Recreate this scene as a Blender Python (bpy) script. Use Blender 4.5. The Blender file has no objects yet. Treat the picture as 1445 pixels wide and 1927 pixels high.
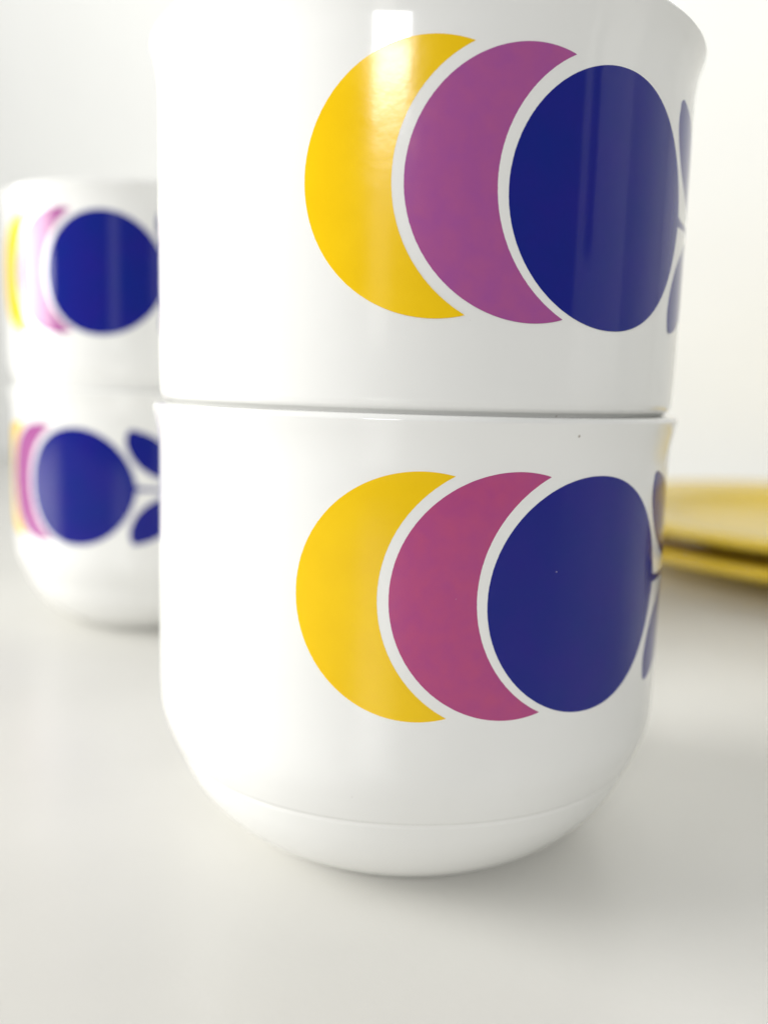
import bpy, bmesh, math
from mathutils import Matrix, Vector
S = 0.01                                    # lengths below are in centimetres
scn = bpy.context.scene

# ---------------------------------------------------------------- camera
PITCH, ROLL, CAM_H = 0.139, 0.0295, 7.1088
cd = bpy.data.cameras.new("camera")
cam = bpy.data.objects.new("camera", cd)
scn.collection.objects.link(cam)
scn.camera = cam
cd.sensor_fit = 'VERTICAL'
cd.sensor_height = 36.0
cd.lens = 1712.46 / 1927 * 36
cd.clip_start, cd.clip_end = 0.005, 50
fw = Vector((0, math.cos(PITCH), -math.sin(PITCH)))
up = Vector((0, math.sin(PITCH), math.cos(PITCH)))
rt = Vector((1, 0, 0))
c, s = math.cos(ROLL), math.sin(ROLL)
r2 = rt * c + up * s
u2 = up * c - rt * s
m = Matrix((r2, u2, -fw)).transposed().to_4x4()
m.translation = Vector((0, 0, CAM_H * S))
cam.matrix_world = m
cd.dof.use_dof = True
cd.dof.focus_distance = 10.9 * S
cd.dof.aperture_fstop = 11.0
cd.dof.aperture_blades = 0

# ---------------------------------------------------------------- light
w = bpy.data.worlds.new("World")
scn.world = w
w.use_nodes = True
bg = w.node_tree.nodes["Background"]
bg.inputs[0].default_value = (0.97, 0.98, 1.0, 1)
bg.inputs[1].default_value = 0.235


def window_lamp(name, loc, aim, sx, sy, radiance, col, spread=180):
    l = bpy.data.lights.new(name, 'AREA')
    l.shape = 'RECTANGLE'
    l.size, l.size_y = sx * S, sy * S
    l.energy = radiance * math.pi * sx * sy * S * S
    l.color = col
    l.spread = math.radians(spread)
    o = bpy.data.objects.new(name, l)
    scn.collection.objects.link(o)
    o.location = Vector(loc) * S
    d = (Vector(aim) - Vector(loc)).normalized()
    o.rotation_euler = d.to_track_quat('-Z', 'Y').to_euler()
    return o


# tall window to the left of the cups
window_lamp("window_lamp", (-112, 14, 92), (0, 14, 92), 70, 166, 3.9, (1.0, 0.99, 0.96), 95)
# small high window behind the camera, mirrored in the upper cup
window_lamp("rear_window_lamp", (-42, -150, 73), (-42, 15, 73), 42, 26, 34.0, (1.0, 1.0, 1.0))
window_lamp("rear_window_lower_lamp", (-50, -150, 34), (-50, 15, 34), 24, 44, 1.1, (1.0, 0.98, 0.92))

scn.view_settings.view_transform = 'Standard'
scn.view_settings.look = 'None'
scn.view_settings.exposure = 0.21
scn.view_settings.gamma = 1.0
scn.cycles.max_bounces = 10
scn.cycles.use_denoising = True


# ---------------------------------------------------------------- materials
def mat(name, base, rough=0.4, spec=0.5, coat=0.0, var=None, vscale=60.0, bump=0.0, bscale=200.0,
        detail=4.0, specks=0.0, rvar=0.0, sscale=260, rare=0.93):
    M = bpy.data.materials.new(name)
    M.use_nodes = True
    nt = M.node_tree
    N, L = nt.nodes, nt.links
    b = N["Principled BSDF"]
    b.inputs["Roughness"].default_value = rough
    b.inputs["Specular IOR Level"].default_value = spec
    b.inputs["Coat Weight"].default_value = coat
    b.inputs["Coat Roughness"].default_value = 0.04
    tcn = N.new("ShaderNodeTexCoord")
    oi = N.new("ShaderNodeObjectInfo")
    tc = N.new("ShaderNodeVectorMath")          # every object samples its own patch of the texture
    tc.operation = 'ADD'
    L.new(tcn.outputs["Object"], tc.inputs[0])
    L.new(oi.outputs["Random"], tc.inputs[1])
    col = None
    n1 = N.new("ShaderNodeTexNoise")
    n1.inputs["Scale"].default_value = vscale
    n1.inputs["Detail"].default_value = detail
    L.new(tc.outputs["Vector"], n1.inputs["Vector"])
    if var:
        r = N.new("ShaderNodeValToRGB")
        r.color_ramp.elements[0].position = 0.3
        r.color_ramp.elements[1].position = 0.7
        r.color_ramp.elements[0].color = (*base, 1)
        r.color_ramp.elements[1].color = (*var, 1)
        L.new(n1.outputs["Fac"], r.inputs["Fac"])
        col = r.outputs["Color"]
    if specks > 0:
        v = N.new("ShaderNodeTexVoronoi")
        v.inputs["Scale"].default_value = sscale
        v.inputs["Randomness"].default_value = 1
        L.new(tc.outputs["Vector"], v.inputs["Vector"])
        sp = N.new("ShaderNodeValToRGB")
        sp.color_ramp.elements[0].position = 0.0
        sp.color_ramp.elements[0].color = (1, 1, 1, 1)
        sp.color_ramp.elements[1].position = specks
        sp.color_ramp.elements[1].color = (0, 0, 0, 1)
        L.new(v.outputs["Distance"], sp.inputs["Fac"])
        # only a few cells carry a speck
        sel = N.new("ShaderNodeMath")
        sel.operation = 'GREATER_THAN'
        sel.inputs[1].default_value = rare
        sepc = N.new("ShaderNodeSeparateColor")
        L.new(v.outputs["Color"], sepc.inputs[0])
        L.new(sepc.outputs[0], sel.inputs[0])
        mu = N.new("ShaderNodeMath")
        mu.operation = 'MULTIPLY'
        L.new(sp.outputs["Color"], mu.inputs[0])
        L.new(sel.outputs[0], mu.inputs[1])
        mx = N.new("ShaderNodeMix")
        mx.data_type = 'RGBA'
        L.new(mu.outputs[0], mx.inputs[0])
        if col:
            L.new(col, mx.inputs[6])
        else:
            mx.inputs[6].default_value = (*base, 1)
        mx.inputs[7].default_value = (0.25, 0.2, 0.15, 1) if sum(base) > 1.5 else (0.6, 0.55, 0.6, 1)
        col = mx.outputs[2]
    if col:
        L.new(col, b.inputs["Base Color"])
    else:
        b.inputs["Base Color"].default_value = (*base, 1)
    if rvar > 0:
        mr = N.new("ShaderNodeMapRange")
        mr.inputs[3].default_value = max(0, rough - rvar)
        mr.inputs[4].default_value = rough + rvar
        L.new(n1.outputs["Fac"], mr.inputs[0])
        L.new(mr.outputs[0], b.inputs["Roughness"])
    if bump > 0:
        n2 = N.new("ShaderNodeTexNoise")
        n2.inputs["Scale"].default_value = bscale
        n2.inputs["Detail"].default_value = 3
        L.new(tc.outputs["Vector"], n2.inputs["Vector"])
        bp = N.new("ShaderNodeBump")
        bp.inputs["Strength"].default_value = 1.0
        bp.inputs["Distance"].default_value = bump
        L.new(n2.outputs["Fac"], bp.inputs["Height"])
        L.new(bp.outputs["Normal"], b.inputs["Normal"])
        if coat:
            L.new(bp.outputs["Normal"], b.inputs["Coat Normal"])
    return M


M_GLAZE = mat("white_glaze", (0.79, 0.79, 0.765), 0.09, 0.5, var=(0.82, 0.82, 0.80), vscale=40,
              bump=0.000012, bscale=240, specks=0.07, rvar=0.03)
M_UNGLAZED = mat("unglazed_foot", (0.62, 0.60, 0.55), 0.7)
M_YELLOW = mat("yellow_enamel", (0.83, 0.525, 0.0), 0.16, 0.4, var=(0.87, 0.56, 0.0), vscale=150,
               bump=0.000014, bscale=520, rvar=0.05)
M_PINK = mat("pink_enamel", (0.40, 0.062, 0.215), 0.15, 0.35, var=(0.45, 0.070, 0.195), vscale=420,
             detail=9, bump=0.000008, bscale=500, specks=0.06, rvar=0.04, sscale=520, rare=0.955)
M_MAUVE = mat("mauve_enamel", (0.34, 0.078, 0.29), 0.15, 0.34, var=(0.38, 0.086, 0.265), vscale=420,
              detail=9, bump=0.000008, bscale=500, specks=0.06, rvar=0.04, sscale=520, rare=0.955)
M_BLUE = mat("blue_enamel", (0.003, 0.013, 0.20), 0.07, 0.30, var=(0.010, 0.010, 0.21), vscale=130,
             detail=6, bump=0.000008, bscale=160, specks=0.06, sscale=520, rare=0.955)
M_PLATE = mat("yellow_plate_glaze", (0.68, 0.48, 0.035), 0.24, 0.4, var=(0.72, 0.51, 0.045), vscale=30)
M_TABLE = mat("white_table_top", (0.70, 0.69, 0.65), 0.32, 0.5, var=(0.76, 0.75, 0.71), vscale=14,
              bump=0.00003, bscale=600, specks=0.035, sscale=110, rare=0.9)
M_WALL = mat("white_wall_paint", (0.735, 0.74, 0.72), 0.8, 0.3, var=(0.775, 0.78, 0.76), vscale=4,
             bump=0.0002, bscale=120)


# ---------------------------------------------------------------- helpers
def link(name, me, mats, parent=None):
    o = bpy.data.objects.new(name, me)
    scn.collection.objects.link(o)
    if isinstance(mats, (list, tuple)):
        for q in mats:
            me.materials.append(q)
    elif not me.materials:
        me.materials.append(mats)
    o.parent = parent
    return o


def catmull(pts, n=8):
    out = []
    P = [pts[0]] + list(pts) + [pts[-1]]
    for i in range(1, len(P) - 2):
        a, b, c_, d = P[i - 1], P[i], P[i + 1], P[i + 2]
        for k in range(n):
            t = k / n
            out.append(tuple(0.5 * ((2 * b[j]) + (-a[j] + c_[j]) * t + (2 * a[j] - 5 * b[j] + 4 * c_[j] - d[j]) * t * t
                                    + (-a[j] + 3 * b[j] - 3 * c_[j] + d[j]) * t ** 3) for j in (0, 1)))
    out.append(tuple(pts[-1]))
    return out


def lathe(name, prof, seg=192):
    """closed surface of revolution from (radius, z) points in cm"""
    V, F = [], []
    rings = []
    for (r, z) in prof:
        if r < 1e-5:
            rings.append([len(V)])
            V.append((0, 0, z * S))
        else:
            rings.append(list(range(len(V), len(V) + seg)))
            for k in range(seg):
                a = 2 * math.pi * k / seg
                V.append((r * math.cos(a) * S, r * math.sin(a) * S, z * S))
    for A, B in zip(rings[:-1], rings[1:]):
        for k in range(seg):
            k2 = (k + 1) % seg
            if len(A) == 1 and len(B) == 1:
                break
            if len(A) == 1:
                F.append((A[0], B[k2], B[k]))
            elif len(B) == 1:
                F.append((A[k], A[k2], B[0]))
            else:
                F.append((A[k], A[k2], B[k2], B[k]))
    me = bpy.data.meshes.new(name)
    me.from_pydata(V, [], F)
    bm = bmesh.new()
    bm.from_mesh(me)
    bmesh.ops.recalc_face_normals(bm, faces=bm.faces)
    bm.to_mesh(me)
    bm.free()
    me.shade_smooth()
    return me


# outer profile of a cup, foot to lip (radius, height)
OUT_LOW = [(2.46, 0.02), (2.52, 0.06), (2.64, 0.14), (2.87, 0.28), (3.13, 0.49), (3.38, 0.77), (3.57, 1.07),
           (3.71, 1.40)]
WAIST = [(3.768, 1.50), (3.87, 1.74), (3.966, 2.06), (3.997, 2.42), (4.0, 3.0)]
SHOULDER = [(3.768, 1.50), (3.80, 1.66), (3.845, 1.80), (3.885, 1.865), (3.935, 1.91), (3.965, 1.97), (3.98, 2.1),
            (3.997, 2.55), (4.0, 3.0)]
LIP = [(4.0, 4.2), (4.0, 5.6), (4.0, 6.02), (4.012, 6.25), (4.04, 6.45), (4.075, 6.62), (4.09, 6.70)]
TALL_LIP = [(4.0, 4.2), (4.0, 5.6), (4.0, 6.2), (4.01, 6.42), (4.04, 6.64), (4.09, 6.84), (4.112, 6.91)]


def cup_profile(waist, lip_out, inner_lip):
    lo = catmull(OUT_LOW, 8)
    hi = catmull(waist + lip_out, 6)
    ledge = [(3.715, 1.43), (3.715, 1.458), (3.735, 1.482)]
    ro, zo = lip_out[-1]
    lip_mid = (ro + inner_lip) / 2
    hw = (ro - inner_lip) / 2
    lip = [(lip_mid + hw * math.cos(a) * (0.97 if a > .1 else 1), zo + 0.068 * math.sin(a))
           for a in [math.pi * k / 10 for k in range(1, 10)]]
    inner = [(inner_lip, zo - 0.02), (inner_lip - 0.03, 6.3), (3.68, 5.7), (3.67, 4.0), (3.66, 2.6), (3.5, 1.8),
             (3.1, 1.1), (2.5, .65), (1.6, .48), (0, .45)]
    under = [(0, .22), (1.4, .22), (2.0, .18), (2.12, .05), (2.2, 0.0), (2.36, 0.0)]
    return under + lo + ledge + hi + lip + catmull(inner, 4)


def outer_r(z):
    P = catmull(WAIST + LIP, 6)
    for a, b in zip(P[:-1], P[1:]):
        if a[1] <= z <= b[1]:
            t = (z - a[1]) / max(1e-6, b[1] - a[1])
            return a[0] + (b[0] - a[0]) * t
    return 4.0


BODY = {}
SHOULDER = [(3.76, 1.50), (3.80, 1.66), (3.845, 1.80), (3.885, 1.865), (3.935, 1.91), (3.965, 1.97), (3.98, 2.1), (3.99, 2.55)]
for key, waist, lip_, lipr in (('lower', WAIST, LIP, 3.87), ('broad_lip', WAIST, LIP, 3.775),
                               ('upper', SHOULDER, TALL_LIP, 3.87)):
    BODY[key] = lathe("cup_body", cup_profile(waist, lip_, lipr), 256)
    BODY[key].materials.append(M_GLAZE)

# the enamel print, in centimetres along the wall (s) and up it (z)
ZC = 4.53
R0 = 1.565
RISE = 0.0016


def ragged(z, ph):
    """the slightly uneven edge a screen print leaves"""
    return 0.0008 * (math.sin(z * 61 + ph) + 0.7 * math.sin(z * 97 + ph * 2.3) + 0.6 * math.sin(z * 173 + ph * 5))


def rows_mesh(name, rows, cols=14):
    """rows: (z, s_left, s_right) bottom to top; a thin raised layer of enamel on the cup wall"""
    V, F = [], []
    n = len(rows)
    ph = sum(map(ord, name)) * 0.37
    rows = [(z, a + (ragged(z, ph) if b - a > 0.03 else 0), b + (ragged(z, ph + 2) if b - a > 0.03 else 0))
            for z, a, b in rows]

    def P(sv, z, h):
        R = outer_r(z) + h
        a = sv / 4.0
        return (R * math.sin(a) * S, -R * math.cos(a) * S, z * S)
    for (z, a, b) in rows:
        for k in range(cols + 1):
            t = k / cols
            V.append(P(a + (b - a) * t, z, RISE))
    W = cols + 1
    for i in range(n - 1):
        for k in range(cols):
            F.append((i * W + k, i * W + k + 1, (i + 1) * W + k + 1, (i + 1) * W + k))
    # rounded skirt down into the glaze
    loop = [k for k in range(W)] + [i * W + cols for i in range(1, n)] + \
           [(n - 1) * W + k for k in range(cols - 1, -1, -1)] + [i * W for i in range(n - 2, 0, -1)]
    base = len(V)
    sc_ = [(sum(r[1] + r[2] for r in rows) / (2 * n)), sum(r[0] for r in rows) / n]
    pts = []
    top2 = len(V)
    V.extend([V[j] for j in loop])
    base = len(V)
    for idx in loop:
        i, k = divmod(idx, W)
        z, a, b = rows[i]
        pts.append((a + (b - a) * k / cols, z))
    for (sv, z) in pts:
        V.append(P(sv, z, -0.004))
    for j in range(len(loop)):
        j2 = (j + 1) % len(loop)
        F.append((top2 + j2, top2 + j, base + j, base + j2))
    me = bpy.data.meshes.new(name)
    me.from_pydata(V, [], F)
    me.shade_smooth()
    me.polygons.foreach_set("use_smooth", [k < (n - 1) * cols for k in range(len(F))])
    return me


def circle_rows(sc_, R, cut=None, n=150):
    """a disc, or what a second disc (centre, radius) leaves of its left side"""
    rows = []
    for i in range(n + 1):
        a = -math.pi / 2 + math.pi * i / n
        z = ZC + R * math.sin(a)
        h = R * math.cos(a)
        l, r = sc_ - h, sc_ + h
        if cut:
            dz = z - ZC
            if abs(dz) < cut[1]:
                r = min(r, cut[0] - math.sqrt(cut[1] ** 2 - dz * dz))
        if r < l:
            r = l
        rows.append((z, l, r))
    return rows


def fruit_rows(n=150):
    """round fruit drawn out to a blunt point where the stem leaves it"""
    rows = []
    cs, R, tip = 2.44, 1.555, 4.14
    for i in range(n + 1):
        a = -math.pi / 2 + math.pi * i / n
        z = ZC - 0.05 + R * math.sin(a)
        h = R * math.cos(a)
        e = abs(math.sin(a))
        rr = cs + 0.03 + h * (1 + 0.062 * (1 - e) ** 1.5)
        rows.append((z, cs - h, rr))
    return rows


def poly_rows(outline, n=60):
    """rows across a closed outline whose every level is one run"""
    O = catmull(outline + [outline[0]], 10)
    z0, z1 = min(p[1] for p in O), max(p[1] for p in O)
    rows = []
    for i in range(n + 1):
        t = 0.5 - 0.5 * math.cos(math.pi * i / n)
        z = z0 + (z1 - z0) * (0.0005 + 0.999 * t)
        xs = []
        for a, b in zip(O[:-1], O[1:]):
            if (a[1] - z) * (b[1] - z) <= 0 and a[1] != b[1]:
                xs.append(a[0] + (b[0] - a[0]) * (z - a[1]) / (b[1] - a[1]))
        rows.append((z, min(xs), max(xs)))
    return rows


LEAF = [(3.90, 5.98), (3.85, 5.70), (3.95, 5.38), (4.15, 5.10), (4.45, 4.87), (4.78, 4.72), (5.08, 4.66), (5.25, 4.70),
        (5.22, 5.0), (5.08, 5.35), (4.82, 5.66), (4.50, 5.88), (4.20, 5.99), (4.0, 6.03)]
ZL = 4.50
LEAF2 = [(s_ + 0.08, 2 * ZL - z_ + 0.02) for (s_, z_) in reversed(LEAF)]
STEM = [(4.02, 4.41), (4.4, 4.44), (4.8, 4.45), (5.3, 4.44), (5.6, 4.42), (5.62, 4.46), (5.6, 4.51), (5.3, 4.51),
        (4.8, 4.52), (4.4, 4.52), (4.02, 4.55)]
CUT1 = (1.235, 1.575 + 0.143)
CUT2 = (2.44, 1.555 + 0.136)
PRINT = [
    ("yellow_crescent", rows_mesh("yellow_crescent", circle_rows(0.03, R0, CUT1)), M_YELLOW),
    ("pink_crescent", rows_mesh("pink_crescent", circle_rows(1.235, 1.575, CUT2)), M_PINK),
    ("blue_fruit", rows_mesh("blue_fruit", fruit_rows(), 24), M_BLUE),
    ("leaf", rows_mesh("leaf", poly_rows(LEAF)), M_BLUE),
    ("leaf", rows_mesh("leaf", poly_rows(LEAF2)), M_BLUE),
    ("stem", rows_mesh("stem", poly_rows(STEM, 20), 20), M_BLUE),
]


def cup(x, y, z, deg, label, group, body='lower', pink=None, drop=0.0):
    e = bpy.data.objects.new("stacking_cup", None)
    scn.collection.objects.link(e)
    e.empty_display_size = 0.02
    e.location = (x * S, y * S, z * S)
    e.rotation_euler = (0, 0, math.radians(deg))
    e['label'] = label
    e['category'] = 'cup'
    e['group'] = group
    link("cup_body", BODY[body], M_GLAZE, e)
    for nm, me, mt in PRINT:
        o = link(nm, me, mt, e)
        o.location = (0, 0, drop * S)
        if nm == "pink_crescent" and pink:
            o.material_slots[0].link = 'OBJECT'
            o.material_slots[0].material = pink
    return e


G = "white printed cups stacked in pairs"
CX, CY_ = 0.4254, 14.8365
cup(CX, CY_, 0, 0, "sharply focused white printed cup standing on the table under the front stack's top cup", G)
cup(CX, CY_, 4.925, 0.4, "large white printed cup on top of the front stack, window glint on yellow crescent", G, 'upper', M_MAUVE)
BX, BY = -7.0, 27.6
cup(BX, BY, 0, -51.5, "blurred white printed cup on the table at the bottom of the rear left stack", G, 'broad_lip', M_MAUVE, -0.27)
cup(BX - 0.08, BY, 5.23, -38.8, "blurred white printed cup on top of the rear left stack of two", G, 'lower', M_MAUVE)


# ---------------------------------------------------------------- plates
def plate_profile():
    top = [(0, .50), (5.0, .50), (7.4, .54), (8.2, .70), (8.8, 1.00), (9.4, 1.20), (10.6, 1.32), (11.7, 1.40)]
    rim = [(11.92, 1.43), (12.07, 1.40), (12.15, 1.31), (12.16, 1.20), (12.10, 1.10), (11.97, 1.04)]
    und = [(11.7, 1.02), (10.6, 1.0), (9.4, 0.93), (8.7, 0.74), (8.2, 0.42), (7.8, 0.20), (7.4, .12), (7.3, 0.0),
           (6.9, 0.0), (6.7, .15), (5.0, .25), (0, .25)]
    return catmull(top, 5) + rim + catmull(und, 4)


pm = lathe("yellow_plate", plate_profile(), 256)
pm.materials.append(M_PLATE)
for i, (px, py, pz, lb) in enumerate([
        (20.7, 38.4, 0.0, "lower yellow plate lying on the table at the right edge, beneath another"),
        (20.6, 38.3, 1.0, "upper yellow plate on top of the stacked pair at the right, its broad face showing")]):
    o = bpy.data.objects.new("yellow_plate", pm)
    scn.collection.objects.link(o)
    o.location = (px * S, py * S, pz * S)
    o['label'] = lb
    o['category'] = 'plate'
    o['group'] = "yellow plates stacked at the right"


# ---------------------------------------------------------------- setting
def slab(name, corners, z0, z1, m_):
    """prism over a polygon of (x, y) corners"""
    bm = bmesh.new()
    a = [bm.verts.new((x * S, y * S, z0 * S)) for x, y in corners]
    b = [bm.verts.new((x * S, y * S, z1 * S)) for x, y in corners]
    bm.faces.new(a[::-1])
    bm.faces.new(b)
    n = len(corners)
    for i in range(n):
        bm.faces.new((a[i], a[(i + 1) % n], b[(i + 1) % n], b[i]))
    bmesh.ops.recalc_face_normals(bm, faces=bm.faces)
    me = bpy.data.meshes.new(name)
    bm.to_mesh(me)
    bm.free()
    o = link(name, me, m_)
    o['kind'] = 'structure'
    return o


# wall behind, running from far left to nearer right, and its return on the right
slab("table_top", [(-105, -25), (88, -25), (88, 31), (-105, 107)], -3, 0, M_TABLE)
slab("wall", [(140, 60), (140, -34), (150, -34), (150, 60)], -80, 190, M_WALL)
slab("wall", [(140, -34), (140, -46), (150, -46), (150, -34)], -80, 29, M_WALL)  # unseen; kept low so the added slit above mirrors as a dark streak
slab("wall", [(140, -46), (140, -56), (150, -56), (150, -46)], -80, 190, M_WALL)
slab("wall", [(-160, 129), (61.6, 41.6), (65, 51), (-156, 140)], -80, 190, M_WALL)  # unseen gap before the next slab, added for a thin dark reflection line
slab("wall", [(63.6, 40.8), (140, 10.7), (146, 19), (67, 50.2)], -80, 190, M_WALL)
